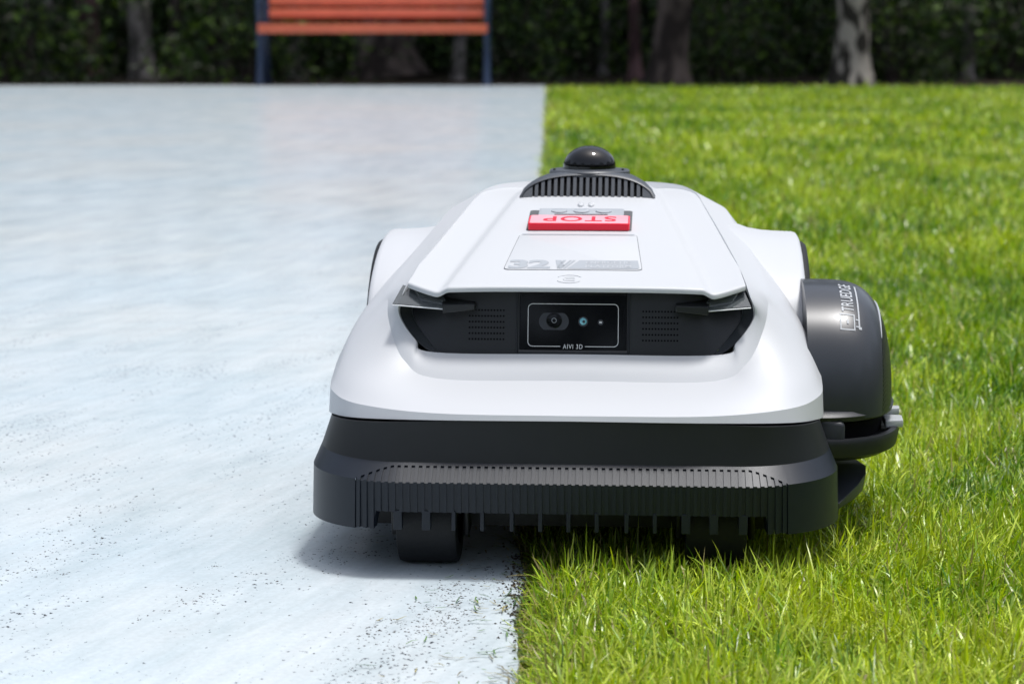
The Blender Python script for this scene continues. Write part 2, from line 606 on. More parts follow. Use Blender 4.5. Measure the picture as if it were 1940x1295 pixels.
# --- front bumper
def plan(xc, xe, y0, ye, f):
    """point of the front outline; f 0..1 straight front, 1..2 corner, 2..3 side running back"""
    if f <= 1:
        return xc * f, y0
    if f <= 2:
        t = (f - 1) * math.pi / 2
        return xc + (xe - xc) * math.sin(t), y0 + (ye - y0) * (1 - math.cos(t)) ** 1.0
    g = f - 2
    return xe - .030 * g * g, ye + .40 * g
XC = .150
P_BOT = lambda f: plan(XC, .2455, .001, .105, f)
P_EDGE = lambda f: plan(XC, .2435, .000, .100, f)
P_CHT = lambda f: plan(XC, .2355, .0200, .100, f)
P_BAND = lambda f: plan(XC, .2260, .0235, .098, f)
RIBX = .1935
def f_of_x(x):
    """front parameter f on the skirt edge whose outline x equals x"""
    x = abs(x)
    if x <= XC:
        return x / XC
    return 1 + math.asin(min(1, (x - XC) / (.2435 - XC))) / (math.pi / 2)
FR = f_of_x(RIBX)
def ch_pt(f, t, inset=0.):
    """point on the sloped top of the skirt: t 0 lower edge, 1 upper edge"""
    a, b = P_EDGE(f), P_CHT(f)
    za = .0876 + .000 * max(0, f - 1) ** 2 * (f <= 2) 
    zb = .1015 + .0045 * max(0, f - 1) ** 2 * (f <= 2) + (.0045 if f > 2 else 0)
    p = np.array([a[0] + (b[0] - a[0]) * t, a[1] + (b[1] - a[1]) * t, za + (zb - za) * t])
    if inset:
        d = np.array([0, .6, -.8]) if f <= 1 else np.array([-.6 * math.sin((min(f, 2) - 1) * 1.57), .6 * math.cos((min(f, 2) - 1) * 1.57), -.8])
        p = p + d * inset
    return p
def face_pt(f, z, inset=0.):
    a, b = P_BOT(f), P_EDGE(f)
    zt = ch_pt(f, 0)[2]
    k = max(0, min(1, (z - .044) / (zt - .044)))
    p = np.array([b[0] * k + a[0] * (1 - k), b[1] * k + a[1] * (1 - k), z])
    if inset:
        d = np.array([0, 1, 0]) if f <= 1 else np.array([-math.sin((min(f, 2) - 1) * 1.57), math.cos((min(f, 2) - 1) * 1.57), 0])
        p = p + d * inset
    return p
def rib_top(f):
    """how far up the slope the ribs reach"""
    x = P_EDGE(f)[0]
    return float(np.interp(x, [0, .160, .170, .181, .1935], [.84, .84, .68, .42, .05]))
Z_CUT = .0600
def build_bumper():
    mb = MB()
    ins = .0015
    fi = list(np.linspace(0, 1, 40)) + list(np.linspace(1, FR, 14))[1:]
    # recessed middle (the ribs sit in it)
    zc = lambda f: Z_CUT if P_EDGE(f)[0] < .1750 else .0437
    row_b = [face_pt(f, zc(f), ins) for f in fi]
    row_bi = [face_pt(f, zc(f), ins + .010) for f in fi]
    row_e = [ch_pt(f, 0, ins) for f in fi]
    row_t = [ch_pt(f, rib_top(f), ins) for f in fi]
    row_t2 = [ch_pt(f, rib_top(f), 0) for f in fi]
    row_ct = [ch_pt(f, 1) for f in fi]
    mb.grid([mirror_row(r) for r in (row_bi, row_b, row_e, row_t, row_t2, row_ct)])
    # smooth corners and sides
    fo = list(np.linspace(FR, 2, 22)) + list(np.linspace(2, 2.9, 10))[1:]
    for s in (-1, 1):
        def zb(f):
            return .0425 - .0035 * max(0, min(1, f - 1.2)) + .03 * max(0, f - 2)
        r0 = [face_pt(f, zb(f), .006) for f in fo]
        r1 = [face_pt(f, zb(f)) for f in fo]
        r2 = [ch_pt(f, 0) for f in fo]
        r3 = [ch_pt(f, 1) for f in fo]
        rows = [[(s * p[0], p[1], p[2]) for p in r] for r in (r0, r1, r2, r3)]
        mb.grid(rows)
        q = [face_pt(FR, zb(FR)), ch_pt(FR, 0), ch_pt(FR, 0, ins + .004), face_pt(FR, zb(FR), .009)]
        mb.cap([(s * p[0], p[1], p[2]) for p in q])
    b = mb.build('bumper', M_skirt, mower, smooth=14)
    # dark band between skirt and hood
    fa = list(np.linspace(0, 1, 12)) + list(np.linspace(1, 2, 24))[1:] + list(np.linspace(2, 2.9, 10))[1:]
    r3 = [ch_pt(f, 1) for f in fa]
    r4 = [np.array([*P_BAND(f), .1395 - (.0065 * max(0, min(1, (f - .7) / 1.1)))]) for f in fa]
    rm = [(a * .5 + b_ * .5) + np.array([0, .0008, 0]) for a, b_ in zip(r3, r4)]
    r5 = [p + np.array([-p[0] * .06, .006, .0]) for p in r4]
    MB().grid([mirror_row(r) for r in (r3, rm, r4, r5)]).build('bumper_band', M_dark, mower, smooth=25)
    # ribs: each one an L-shaped strip over the edge of the skirt
    npit = 59
    pitch = 2 * (RIBX - .003) / (npit - 1)
    teeth_px = [748, 803, 856, 911, 968, 1023, 1077, 1131, 1188, 1242, 1301, 1354, 1410]
    for i in range(npit):
        x = -(RIBX - .003) + pitch * i
        s = -1 if x < 0 else 1
        hw = .00165
        pts = []
        for dx in (-hw, hw):
            f = f_of_x(x + dx)
            sx = -1 if x + dx < 0 else 1
            low = Z_CUT if abs(x) < .1745 else .0435
            for rows_ in ([face_pt(f, low), ch_pt(f, 0), ch_pt(f, rib_top(f))], [face_pt(f, low, .003), ch_pt(f, 0, .003), ch_pt(f, rib_top(f), .003)]):
                pts.append([(sx * p[0], p[1], p[2]) for p in rows_])
        A, Ai, B, Bi = pts
        m2 = MB()
        m2.grid([A, B]); m2.grid([Ai, A]); m2.grid([B, Bi])
        m2.cap([A[0], B[0], Bi[0], Ai[0]]); m2.cap([A[-1], B[-1], Bi[-1], Ai[-1]])
        m2.build('rib', M_skirt, b, smooth=20)
    for i, px in enumerate(teeth_px):
        x = (px - 1079.) / 4200 * 1.955
        wd = .0078 if i < 2 or i > 9 else .0037
        MB().box((x, .0060, .0525), (wd, .0105, .0178)).build('comb_tooth', M_skirt, b, smooth=20, bevel=.0006)
build_bumper()

# --- lid
def lid_z(y):
    if y <= .43:
        return .2515 + .1708 * (y - .105)
    t = y - .43
    return .307 + .1708 * t - .9 * t * t
LW = [(.10, .1600), (.126, .1578), (.2, .1530), (.3, .1410), (.4, .1275), (.48, .1142), (.54, .097), (.57, .080)]
LF = [(.10, .1170), (.43, .0735), (.57, .0590)]
def lid_col(u, y):
    """u 0..1 across the half lid -> x, height offset"""
    F, W = lerp_table(LF, y), lerp_table(LW, y)
    if u <= .6:
        return F * u / .6, -.0012 * (u / .6) ** 4
    t = (u - .6) / .4
    g = -.0012 - .0048 * (1 - math.cos(math.pi * min(1, t / .28))) / 2 + .0018 * max(0, (t - .28) / .72) ** 1.3
    return F + (W - F) * t, g
def lid_yf(u):
    return .1035 + (.0015 * max(0, (u - .6) / .12) if u < .72 else .0015 + .0225 * ((u - .72) / .28) ** 1.15)
def build_lid():
    us = list(np.linspace(0, .6, 8)) + list(np.linspace(.6, 1, 22))[1:]
    rows = []
    def row(v, dz=0., back=0.):
        r = []
        for u in us:
            yf = lid_yf(u)
            y = yf + (.565 - yf) * v + back
            x, g = lid_col(u, max(yf, y))
            r.append((x, y, lid_z(y) + g + dz))
        return r
    rows = [row(0, -.0052, .03), row(0, -.0052, .0012), row(0, -.0046, 0.0002), row(0, -.0016, 0.), row(0, -.0004, .0008), row(0.0, 0.0002, .0024)]
    for v in np.linspace(.015, 1, 30):
        rows.append(row(v))
    full = [mirror_row(r) for r in rows]
    mb = MB().grid(full)
    # side and rear edges turned down
    side = [[(s * (abs(p[0]) - .001), p[1], p[2] - .007) for p in e] for s, e in ((-1, [r[0] for r in full[3:]]), (1, [r[-1] for r in full[3:]]))]
    mb.grid([[r[0] for r in full[3:]], side[0]])
    mb.grid([[r[-1] for r in full[3:]], side[1]])
    mb.grid([full[-1], [(p[0], p[1] + .01, p[2] - .02) for p in full[-1]]])
    return mb.build('lid', M_lid, mower, smooth=40)
lid = build_lid()

SL = math.atan(.1708)
def lp(x, y, h=0.):
    """point on the lid plane, h above it"""
    return Vector((x, y - math.sin(SL) * h, lid_z(y) + math.cos(SL) * h))
LIDROT = Matrix.Rotation(SL, 3, 'X')

def rrect(x0, x1, y0, y1, r, n=6):
    pts = []
    for cx, cy, a in ((x1 - r, y1 - r, 0), (x0 + r, y1 - r, 90), (x0 + r, y0 + r, 180), (x1 - r, y0 + r, 270)):
        for k in range(n + 1):
            t = R(a + 90 * k / n)
            pts.append((cx + r * math.cos(t), cy + r * math.sin(t)))
    return pts
def lid_solid(poly, h0, h1, inset=.0006):
    """solid standing on the lid from height h0 to h1, upper edge slightly rounded"""
    cx = sum(p[0] for p in poly) / len(poly); cy = sum(p[1] for p in poly) / len(poly)
    def ring(h, k):
        out = []
        for x, y in poly:
            d = math.hypot(x - cx, y - cy)
            out.append(lp(cx + (x - cx) * (1 - k / d), cy + (y - cy) * (1 - k / d), h))
        return out
    mb = MB()
    a = [ring(h0, 0), ring(h1 - inset, 0), ring(h1 - inset * .3, inset * .3), ring(h1, inset)]
    mb.grid(a, True)
    mb.cap(a[-1])
    return mb
def lid_print(vs, fs, x, y, h, name, m, parent, rot180=False):
    sgn = -1 if rot180 else 1
    return MB().add([lp(x + sgn * a, y + sgn * b, h) for a, b in vs], fs).build(name, m, parent, smooth=0, weld=False)

def build_lid_details():
    # stop button in its dark recess
    lid_solid(rrect(-.0572, .0492, .2975, .3770, .004), -.001, .00035, .0001).build('button_recess', M_gap, mower)
    b = lid_solid(rrect(-.0552, .0472, .2985, .3310, .003), .0002, .0076, .0010).build('stop_button', M_red, mower)
    lid_solid(rrect(-.0536, .0456, .2996, .3300, .0026), .0074, .00785, .0002).build('button_top', M_pink, b)
    vs, fs = text_geo('STOP', .074, .0185, .014, 1.12)
    lid_print(vs, fs, .0335, .3245, .0081, 'lettering', M_redp, b, True)
    k = lid_solid(rrect(-.0475, .0405, .3325, .3745, .003), .0002, .0032, .0006).build('key_strip', M_grey, mower)
    for x in (-.0265, -.0035, .0195):
        lid_solid([(x + .0085 * math.cos(a), .3625 + .0075 * math.sin(a)) for a in np.linspace(0, 2 * math.pi, 24)[:-1]], .0024, .0046, .0012).build('key', M_grey, k)
    lid_solid(rrect(-.031, .024, .3480, .3510, .0008), .0024, .0036, .0002).build('slot', M_gap, k)
    for x in (-.0055, .0055):
        lid_solid([(x + .0035 * math.cos(a), .4000 + .008 * math.sin(a)) for a in np.linspace(0, 2 * math.pi, 20)[:-1]], .0, .0022, .0018).build('lug', M_lid, mower, smooth=60)
    # battery flap: shallow plate with a gap round it
    def trap(g):
        c = [(-.0700 - g, .1585 - g), (.0612 + g, .1585 - g), (.0545 + g, .2830 + g), (-.0620 - g, .2830 + g)]
        out = []
        for i in range(4):
            p, q, r_ = [Vector((*c[(i + k) % 4], 0)) for k in (-1, 0, 1)]
            d1, d2 = (p - q).normalized(), (r_ - q).normalized()
            rad = .007
            a, e = q + d1 * rad, q + d2 * rad
            for t in np.linspace(0, 1, 7):
                out.append(((1 - t) ** 2 * a + 2 * t * (1 - t) * q + t * t * e)[:2])
        return out
    MB().add([lp(x, y, .00012) for x, y in trap(.0005)], [tuple(range(28))]).build('flap_gap', M_gap, mower, smooth=0)
    f = lid_solid(trap(0), 0, .0007, .0004).build('battery_flap', M_lid, mower)
    # flat grey strip painted as the shaded wall of the rear finger step
    MB().add([lp(x, y, .0010) for x, y in rrect(-.0600, .0525, .2795, .2835, .0018)], [tuple(range(28))]).build('step_wall_shade', M_grey, f, smooth=0)
    h = .0010
    vs, fs = text_geo('32', .0400, .0290, .045, .95)
    lid_print(vs, fs, -.0660, .1605, h, 'lettering', M_print, f)
    # the slashed V and its bar
    mb = MB()
    for q in ([(-.0220, .1890), (-.0165, .1890), (-.0125, .1700), (-.0190, .1605)],
              [(-.0150, .1890), (-.0118, .1890), (-.0185, .1605), (-.0196, .1625)],
              [(-.0085, .1890), (-.0060, .1890), (-.0150, .1605), (-.0175, .1605)],
              [(-.0048, .1890), (-.0025, .1890), (-.0115, .1605), (-.0138, .1605)],
              [(.0012, .1890), (.0570, .1890), (.0588, .1640), (.0570, .1605), (-.0100, .1605)]):
        mb.add([lp(x, y, h) for x, y in q], [tuple(range(len(q)))])
    mb.build('stripe_bar', M_print, f, smooth=0)
    vs, fs = text_geo('ENERGETIC', .0435, .0095, .02, 1.1)
    lid_print(vs, fs, .0075, .1765, h + .0002, 'lettering', M_wprint, f)
    vs, fs = text_geo('PLATFORM', .0435, .0095, .02, 1.1)
    lid_print(vs, fs, .0075, .1635, h + .0002, 'lettering', M_wprint, f)
    # raised emblem near the front lip
    e = MB()
    cx, cy = -.0065, .1285
    for s in (-1, 1):
        e.tube([lp(cx + .0115 * math.sin(a), cy + s * (.0020 + .0125 * math.cos(a) * .85), .0001) for a in np.linspace(-1.15, 1.15, 15)], .0005, 6)
    e.tube([lp(cx + .0050, cy + .0052), lp(cx - .001, cy + .0056), lp(cx - .0045, cy + .0040), lp(cx - .0055, cy), lp(cx - .0045, cy - .0040), lp(cx - .001, cy - .0056), lp(cx + .0055, cy - .0052)], .0005, 6)
    e.tube([lp(cx - .0030, cy), lp(cx + .0055, cy)], .0005, 6)
    e.build('emblem', M_lid, mower, smooth=60)
build_lid_details()

# --- lidar tower
def arch(w_, h_, n=40):
    out = []
    for i in range(n + 1):
        x = -w_ + 2 * w_ * i / n
        out.append((x, h_ * max(0, 1 - abs(x / w_) ** 2.6) ** .625))
    return out
def build_tower():
    zb = lambda y: lid_z(y) - .002
    rows = []
    for y, w_, h_, dy in ((.4330, .0705, .0225, .0150), (.4335, .0722, .0242, .0165), (.438, .0726, .0252, .0180), (.450, .0722, .0250, .0140), (.475, .0690, .0240, 0), (.51, .0630, .0220, 0), (.54, .054, .019, 0), (.565, .042, .012, 0), (.572, .03, .004, 0)):
        a = arch(w_, h_)
        hm = max(p[1] for p in a)
        rows.append([(x, y + dy * (z / hm), zb(.43) + .0022 + z + (zb(y) - zb(.43)) * .55) for x, z in a])
    body = MB().grid(rows)
    hs = body.build('lidar_housing', M_tower, mower, smooth=40)
    # dark recess behind the slats
    a = arch(.0700, .0222)
    back = [(x, .4375 + .0150 * (z / .0222), zb(.43) + .002 + z) for x, z in a]
    MB().cap(back).build('vent_recess', M_black, hs, smooth=0)
    # slats between 16 slits; solid end wings
    n = 17
    x0, x1 = -.0545, .0545
    pt = (x1 - x0) / (n - 1)
    def ah(x):
        return .0222 * max(0, 1 - abs(x / .0700) ** 2.6) ** .625
    def slat(xa, xb, name):
        ys = lambda z: .4340 + .0150 * z / .0222
        zz = zb(.43) + .002
        nn = 5
        xs = np.linspace(xa, xb, nn)
        bot = [(x, ys(0), zz) for x in xs]
        top = [(x, ys(ah(x)), zz + ah(x)) for x in xs]
        bb = [(x, ys(0) + .004, zz) for x in xs]
        tb = [(x, ys(ah(x)) + .004, zz + ah(x)) for x in xs]
        MB().grid([bb, bot, top, tb]).grid([[bb[0], tb[0]], [bot[0], top[0]]]).grid([[bot[-1], top[-1]], [bb[-1], tb[-1]]]).build(name, M_tower, hs, smooth=20)
    for i in range(n):
        x = x0 + pt * i
        slat(x - .0018, x + .0018, 'slat')
    slat(-.0698, x0 - .0043, 'vent_wing')
    slat(x1 + .0043, .0698, 'vent_wing')
    # collar and dome
    cz = .3335
    MB().lathe([(.0440, cz - .0060), (.0440, cz - .0015), (.0425, cz), (.0300, cz + .0012), (.0285, cz + .0012)], 48, Matrix.Translation((0.0005, .492, 0))).build('dome_collar', M_tower, mower, smooth=30)
    for x in (-.037, .037):
        MB().lathe([(.001, cz + .0018), (.0012, cz + .0018), (.0016, cz)], 12, Matrix.Translation((x, .475, 0))).build('screw', M_dark, mower)
    prof = [(.0285, cz), (.0288, cz + .003), (.0285, cz + .0065)]
    for a in np.linspace(.12, math.pi / 2, 16):
        prof.append((max(.0002, .0285 * math.cos(a)), cz + .0035 + .0222 * math.sin(a)))
    MB().lathe(prof, 64, Matrix.Translation((.0005, .492, 0))).build('lidar_dome', M_dome, mower, smooth=60)
build_tower()

# --- visor with camera window, loudspeakers and lights
V_BOT = [(0, .1120, .1850), (.05, .1120, .1850), (.100, .1120, .1850), (.1255, .1140, .1870), (.1410, .1235, .2010), (.1545, .1375, .2200), (.1535, .1440, .2420)]
V_TOP = [(0, .1245, .2480), (.05, .1245, .2480), (.100, .1245, .2480), (.1180, .1300, .2480), (.1320, .1400, .2480), (.1450, .1520, .2490), (.1500, .1620, .2500)]
V_OUT = [(.1000, .1085, .1868), (.1300, .1092, .1876), (.1490, .1152, .1990), (.1652, .1282, .2222), (.1590, .1320, .2440)]
V_IN = [(.1000, .1119, .1851), (.1260, .1141, .1871), (.1415, .1236, .2012), (.1548, .1376, .2202), (.1540, .1442, .2430)]
def vis(x, z, out=0.):
    """point on the flat middle of the visor"""
    t = (z - .185) / (.248 - .185)
    return Vector((x, .1120 + .0125 * t - .981 * out, z + .194 * out))
def build_visor():
    rows = []
    def rail(K):
        return [np.array(K[0]) + (np.array(K[2]) - np.array(K[0])) * i / 6 for i in range(6)] + [spl(K[2:], i / 6) for i in range(4 * 6 + 1)]
    b, t = rail(V_BOT), rail(V_TOP)
    for k in np.linspace(0, 1, 8):
        rows.append(mirror_row([p + (q - p) * k for p, q in zip(b, t)]))
    v = MB().grid(rows).build('visor', M_visor, mower, smooth=30)
    # glossy flange round the outer ends of the opening
    for s in (-1, 1):
        o = [spl(V_OUT, i / 6) for i in range(25)]
        n_ = [spl(V_IN, i / 6) for i in range(25)]
        rows = [[(s * p[0], p[1] - .0006, p[2]) for p in o], [(s * (p[0] * .96 + q[0] * .04), p[1] * .96 + q[1] * .04, p[2]) for p, q in zip(o, n_)], [(s * q[0], q[1], q[2]) for q in n_]]
        MB().grid(rows).build('flange', M_flange, v, smooth=40)
    # seams either side of the window
    for x in (-.0545, .0500):
        MB().grid([[vis(x - .0009, .1855, .0003), vis(x - .0009, .2475, .0003)], [vis(x - .0003, .1855, .0012), vis(x - .0003, .2475, .0012)], [vis(x + .0003, .1855, .0012), vis(x + .0003, .2475, .0012)], [vis(x + .0009, .1855, .0003), vis(x + .0009, .2475, .0003)]]).build('seam', M_trim, v)
    # glossy window with a sill under it
    def plate(x0, x1, z0, z1, h0, h1, r, m, name, parent, bev=.0005):
        pl = rrect(x0, x1, z0, z1, r)
        mb = MB()
        def ring(h, k):
            return [vis(x + (k if x < (x0 + x1) / 2 else -k), z + (k if z < (z0 + z1) / 2 else -k), h) for x, z in pl]
        rr = [ring(h0, 0), ring(h1 - bev, 0), ring(h1, bev)]
        mb.grid(rr, True); mb.cap(rr[-1])
        return mb.build(name, m, parent)
    wn = plate(-.0520, .0478, .1903, .2478, 0, .0011, .001, M_gloss, 'camera_window', mower)
    sl = MB()
    xs = (-.0525, .0483)
    sl.grid([[vis(x, .1850, .0002), vis(x, .1858, .0020), vis(x, .1890, .0022), vis(x, .1908, .0010)] for x in xs])
    sl.build('window_sill', M_trim, v, smooth=20)
    # printed frame line with a gap for the lettering
    fr = rrect(-.0441, .0400, .1942, .2330, .0042, 5)
    i0 = next(i for i in range(len(fr)) if abs(fr[i][1] - .1942) < 1e-6 and fr[i][0] < 0)
    fr = fr[i0:] + fr[:i0]
    # starts at the lower left corner end, goes round to the lower right: rotate so the gap lies on the lower edge
    low = [p for p in fr if abs(p[1] - .1942) < 1e-6]
    lx, rx = min(p[0] for p in low), max(p[0] for p in low)
    ring = rrect(-.0441, .0400, .1942, .2330, .0042, 5)
    # order: upper right, upper left, lower left, lower right
    ul = ring[0:12]; ll = ring[12:18]; lr = ring[18:24]
    path = [(.0092, .1942)] + lr + ul + ll + [(-.0138, .1942)]
    mb = MB()
    hw = .00028
    out = []
    for i, p in enumerate(path):
        a = Vector(path[max(0, i - 1)]); c = Vector(path[min(len(path) - 1, i + 1)])
        d = (c - a).normalized()
        nrm = Vector((-d.y, d.x))
        out.append((Vector(p) + nrm * hw, Vector(p) - nrm * hw))
    mb.grid([[vis(*o[0], .0013) for o in out], [vis(*o[1], .0013) for o in out]])
    mb.build('frame_line', M_line, wn, smooth=0)
    vs, fs = text_geo('AIVI 3D', .0182, .0042, .0, 1.18)
    MB().add([vis(-.0113 + a, .1920 + b_, .0013) for a, b_ in vs], fs).build('lettering', M_line, wn, smooth=0, weld=False)
    # camera eye
    def disc(cx, cz, r, h, m, name, ring_in=None, n=32, sx=1., flat=None):
        mb = MB()
        o = []
        for k in range(n):
            a = 2 * math.pi * k / n
            x, z = r * sx * math.cos(a), r * math.sin(a)
            if flat:
                z = max(-flat, min(flat, z))
            o.append((x, z))
        if ring_in:
            mb.grid([[vis(cx + x, cz + z, h) for x, z in o], [vis(cx + x * ring_in, cz + z * ring_in, h) for x, z in o]], True)
        else:
            mb.cap([vis(cx + x, cz + z, h) for x, z in o])
        return mb.build(name, m, wn, smooth=0)
    disc(-.0200, .2170, .0105, .00125, M_lens, 'camera_bezel', sx=1.33, flat=.0078)
    MB().lathe([(.0073, .0), (.0073, .0008), (.0066, .0010), (.0058, .0002), (.003, .0004), (.0002, .0007)], 36, Matrix.Translation(vis(-.0198, .2178, .0012)) @ Matrix.Rotation(math.pi / 2 - .19, 4, 'X')).build('camera_lens', M_gloss, wn, smooth=40)
    disc(-.0198, .2178, .0023, .00235, M_grey, 'lens_ring', .82)
    disc(.0073, .2170, .0046, .00125, M_lens, 'sensor_bezel', .7)
    MB().lathe([(.0034, 0), (.0032, .0006), (.002, .0012), (.0002, .0014)], 28, Matrix.Translation(vis(.0073, .2172, .0011)) @ Matrix.Rotation(math.pi / 2 - .19, 4, 'X')).build('sensor_lens', M_blue, wn, smooth=60)
    disc(.0079, .2169, .0013, .0027, M_lens, 'sensor_pupil')
    disc(.0235, .2165, .0026, .00125, M_lens, 'lamp_bezel', .62)
    q = rrect(.0222, .0248, .2155, .2174, .0004, 3)
    MB().cap([vis(x, z, .0014) for x, z in q]).build('status_lamp', M_led, wn, smooth=0)
    # loudspeaker hole fields
    for cx in (-.0830, .0790):
        mb = MB()
        for r_ in range(6):
            for c in range(12):
                x, z = cx + (c - 5.5) * .0029, .2003 + r_ * .0053
                mb.cap([vis(x + .00095 * math.cos(a), z + .00085 * math.sin(a), .0005) for a in np.linspace(0, 2 * math.pi, 9)[:-1]])
        mb.build('speaker_holes', M_black, v, smooth=0, kind='stuff')
    # clear light pipes with dark sockets at both ends
    for s in (-1, 1):
        g = lambda x, y, z: Vector((s * x, y, z))
        mb = MB()
        # lower blade
        tip = .1710 if s < 0 else .1625
        a = [g(.1180, .1080, .2285), g(tip, .1150, .2315), g(tip - .007, .1400, .2460), g(.1300, .1300, .2380)]
        mb.prism(a, (0, 0, .0016))
        lt = mb.build('headlight', M_acryl, mower, smooth=0)
        mb = MB()
        b1 = [g(.1180, .1100, .2302), g(.1450, .1180, .2335), g(.1520, .1300, .2445), g(.1260, .1240, .2375)]
        mb.prism(b1, (0, .001, .0030))
        mb.build('light_prism', M_acryl, lt, smooth=0)
        mb = MB()
        mb.tube([g(.1180, .1078, .2287), g(tip, .1148, .2317)], .0006, 6)  # white strip painted along the front edge as caught light
        mb.build('edge_glint', M_line, lt, smooth=40)
        mb = MB()
        mb.add([g(.0930, .1035, .2290), g(.1230, .1050, .2255), g(.1230, .1050, .2335), g(.0930, .1035, .2345),
                g(.0930, .1230, .2290), g(.1260, .1290, .2255), g(.1260, .1290, .2385), g(.0930, .1230, .2345)],
               [(0, 1, 2, 3), (7, 6, 5, 4), (0, 4, 5, 1), (3, 2, 6, 7), (0, 3, 7, 4), (1, 5, 6, 2)])
        mb.build('light_socket', M_dark, mower, smooth=20, bevel=.0008)
build_visor()

# --- edge trimmer on the right flank
TC = Vector((.2150, .2500, .1280))
TA, TB, TCZ = .0900, .1200, .1140
def tpt(x, a, out=0.):
    """x across; a angle along the arch, 0 = front foot, pi/2 = top, pi = rear foot"""
    u = (x - TC.x) / TA
    k = max(0., 1 - abs(u) ** 5) ** (1 / 2.3)
    e = 2 / 2.3
    cy, sy = math.cos(a), math.sin(a)
    yy = -(TB + out) * k * math.copysign(abs(cy) ** e, cy)
    zz = (TCZ + out) * k * abs(sy) ** e
    return Vector((x, TC.y + yy, TC.z + zz))
def build_trimmer():
    xs = list(np.linspace(.2175, .262, 8)) + list(.262 + .0275 * np.sin(np.linspace(0, math.pi / 2, 10)))[1:]
    ang = np.linspace(0, math.pi, 49)
    def skirt(rows_x, mb):
        rows = []
        for x in rows_x:
            r = [tpt(x, a) for a in ang]
            lo0, lo1 = r[0].copy(), r[-1].copy()
            lo0.z = lo1.z = .126
            rows.append([lo0] + r + [lo1])
        mb.grid(rows)
    mb = MB()
    skirt(xs, mb)
    mb.cap([tpt(.2175, a) for a in ang])
    h = mb.build('trimmer_housing', M_shell, mower, smooth=60)
    mb = MB()
    xs2 = [xs[-1] + .0004] + list(.2899 + .0149 * np.sin(np.linspace(0, math.pi / 2, 9)))[1:]
    skirt(xs2, mb)
    mb.build('side_panel', M_carbon, h, smooth=60)
    # pale piping between housing and side panel, running out at the front
    pts = [tpt(.2895, a) for a in np.linspace(.78, 2.3, 30)]
    MB().tube(pts, [.0004 + .0010 * math.sin(math.pi * min(1, i / 12) / 2) for i in range(30)], 6).build('piping', M_grey, h, smooth=60)
    # lettering running up over the top, letters standing on the right
    def ang_of(s):
        return .93 + s
    def wrap(vs, fs, x0, s0, name):
        pv = []
        for a, b in vs:
            pv.append(tpt(x0 - b, ang_of(s0 + a), .0005))
        MB().add(pv, fs).build(name, M_wprint, h, smooth=0, weld=False)
    vs, fs = text_geo('TRUEDGE', .50, .0118, .012, 1.05)
    wrap(vs, fs, .2625, 0, 'lettering')
    mb = MB()
    row1 = [tpt(.2660, ang_of(s), .0005) for s in np.linspace(-.19, .50, 24)]
    row2 = [tpt(.2675, ang_of(s), .0005) for s in np.linspace(-.19, .50, 24)]
    mb.grid([row1, row2])
    def bar(xa, xb, sa, sb):
        mb.grid([[tpt(xa, ang_of(s), .0005) for s in np.linspace(sa, sb, 5)], [tpt(xb, ang_of(s), .0005) for s in np.linspace(sa, sb, 5)]])
    bar(.2485, .2497, -.22, -.03); bar(.2615, .2627, -.22, -.03); bar(.2485, .2627, -.22, -.205); bar(.2485, .2627, -.045, -.03)
    bar(.2550, .2568, -.15, -.10)
    bar(.2635, .2660, -.18, -.165); bar(.2635, .2660, -.10, -.085); bar(.2660, .2690, -.20, -.17)
    mb.build('logo', M_wprint, h, smooth=0)
    # guard: rim under the housing, recess, lower dish
    c = Vector((.2140, .2450, 0))
    def ell(k, z, n=56):
        out = []
        for i in range(n):
            t = 2 * math.pi * i / n
            cx, cy = math.cos(t), math.sin(t)
            out.append(Vector((c.x + .0900 * k * math.copysign(abs(cx) ** .8, cx), c.y + .1230 * k * math.copysign(abs(cy) ** .8, cy), z)))
        return out
    MB().grid([ell(.95, .1215), ell(1.02, .1240), ell(1.035, .1285), ell(1.0, .1325), ell(.90, .1335)], True).build('guard_rim', M_trim, h, smooth=40)
    mb = MB().grid([ell(.93, .120), ell(.90, .100)], True)
    mb.build('guard_neck', M_black, h, smooth=40)
    mb = MB().grid([ell(.80, .0860), ell(.98, .0860), ell(1.075, .0915), ell(1.10, .1040), ell(1.09, .1080), ell(1.04, .1085), ell(.985, .1045), ell(.90, .1035)], True)
    mb.cap(ell(.80, .0860)[::-1])
    mb.build('guard_dish', M_dark, h, smooth=40)
    # shoulder block that joins rim and dish on the inner side
    MB().prism([Vector((.225, .118, .088)), Vector((.236, .116, .088)), Vector((.252, .118, .106)), Vector((.252, .120, .124)), Vector((.225, .120, .128))], (0, .10, 0)).build('guard_bracket', M_trim, h, smooth=30, bevel=.004, bseg=3)
    # pale clips on the outer side of the dish
    for y0, y1, z0 in ((.188, .222, .1070), (.226, .246, .112)):
        MB().prism([Vector((.2960, y0, z0)), Vector((.3135, y0 + .004, z0)), Vector((.3150, y1 - .002, z0)), Vector((.2960, y1, z0))], (0, 0, .0075)).build('clip', M_clip, h, smooth=20, bevel=.0015)
    # arm to the chassis
    MB().box((.20, .28, .13), (.08, .09, .035)).build('trimmer_arm', M_dark, mower, smooth=20, bevel=.004)
    # low deflector wing behind the bumper corner
    mb = MB()
    top = [Vector((.215, .132, .047)), Vector((.2490, .130, .0450)), Vector((.2580, .140, .052)), Vector((.2685, .154, .0590)), Vector((.2775, .175, .0655)), Vector((.2795, .20, .068)), Vector((.273, .228, .068)), Vector((.215, .228, .066))]
    bot = [Vector((p.x - .003, p.y + .002, .037 if i < 2 else .037 + (p.z - .045) * .5)) for i, p in enumerate(top)]
    mb.grid([bot, top], True); mb.cap(top); mb.cap(bot[::-1])
    mb.build('deflector', M_tower, mower, smooth=25, bevel=.0012)
build_trimmer()

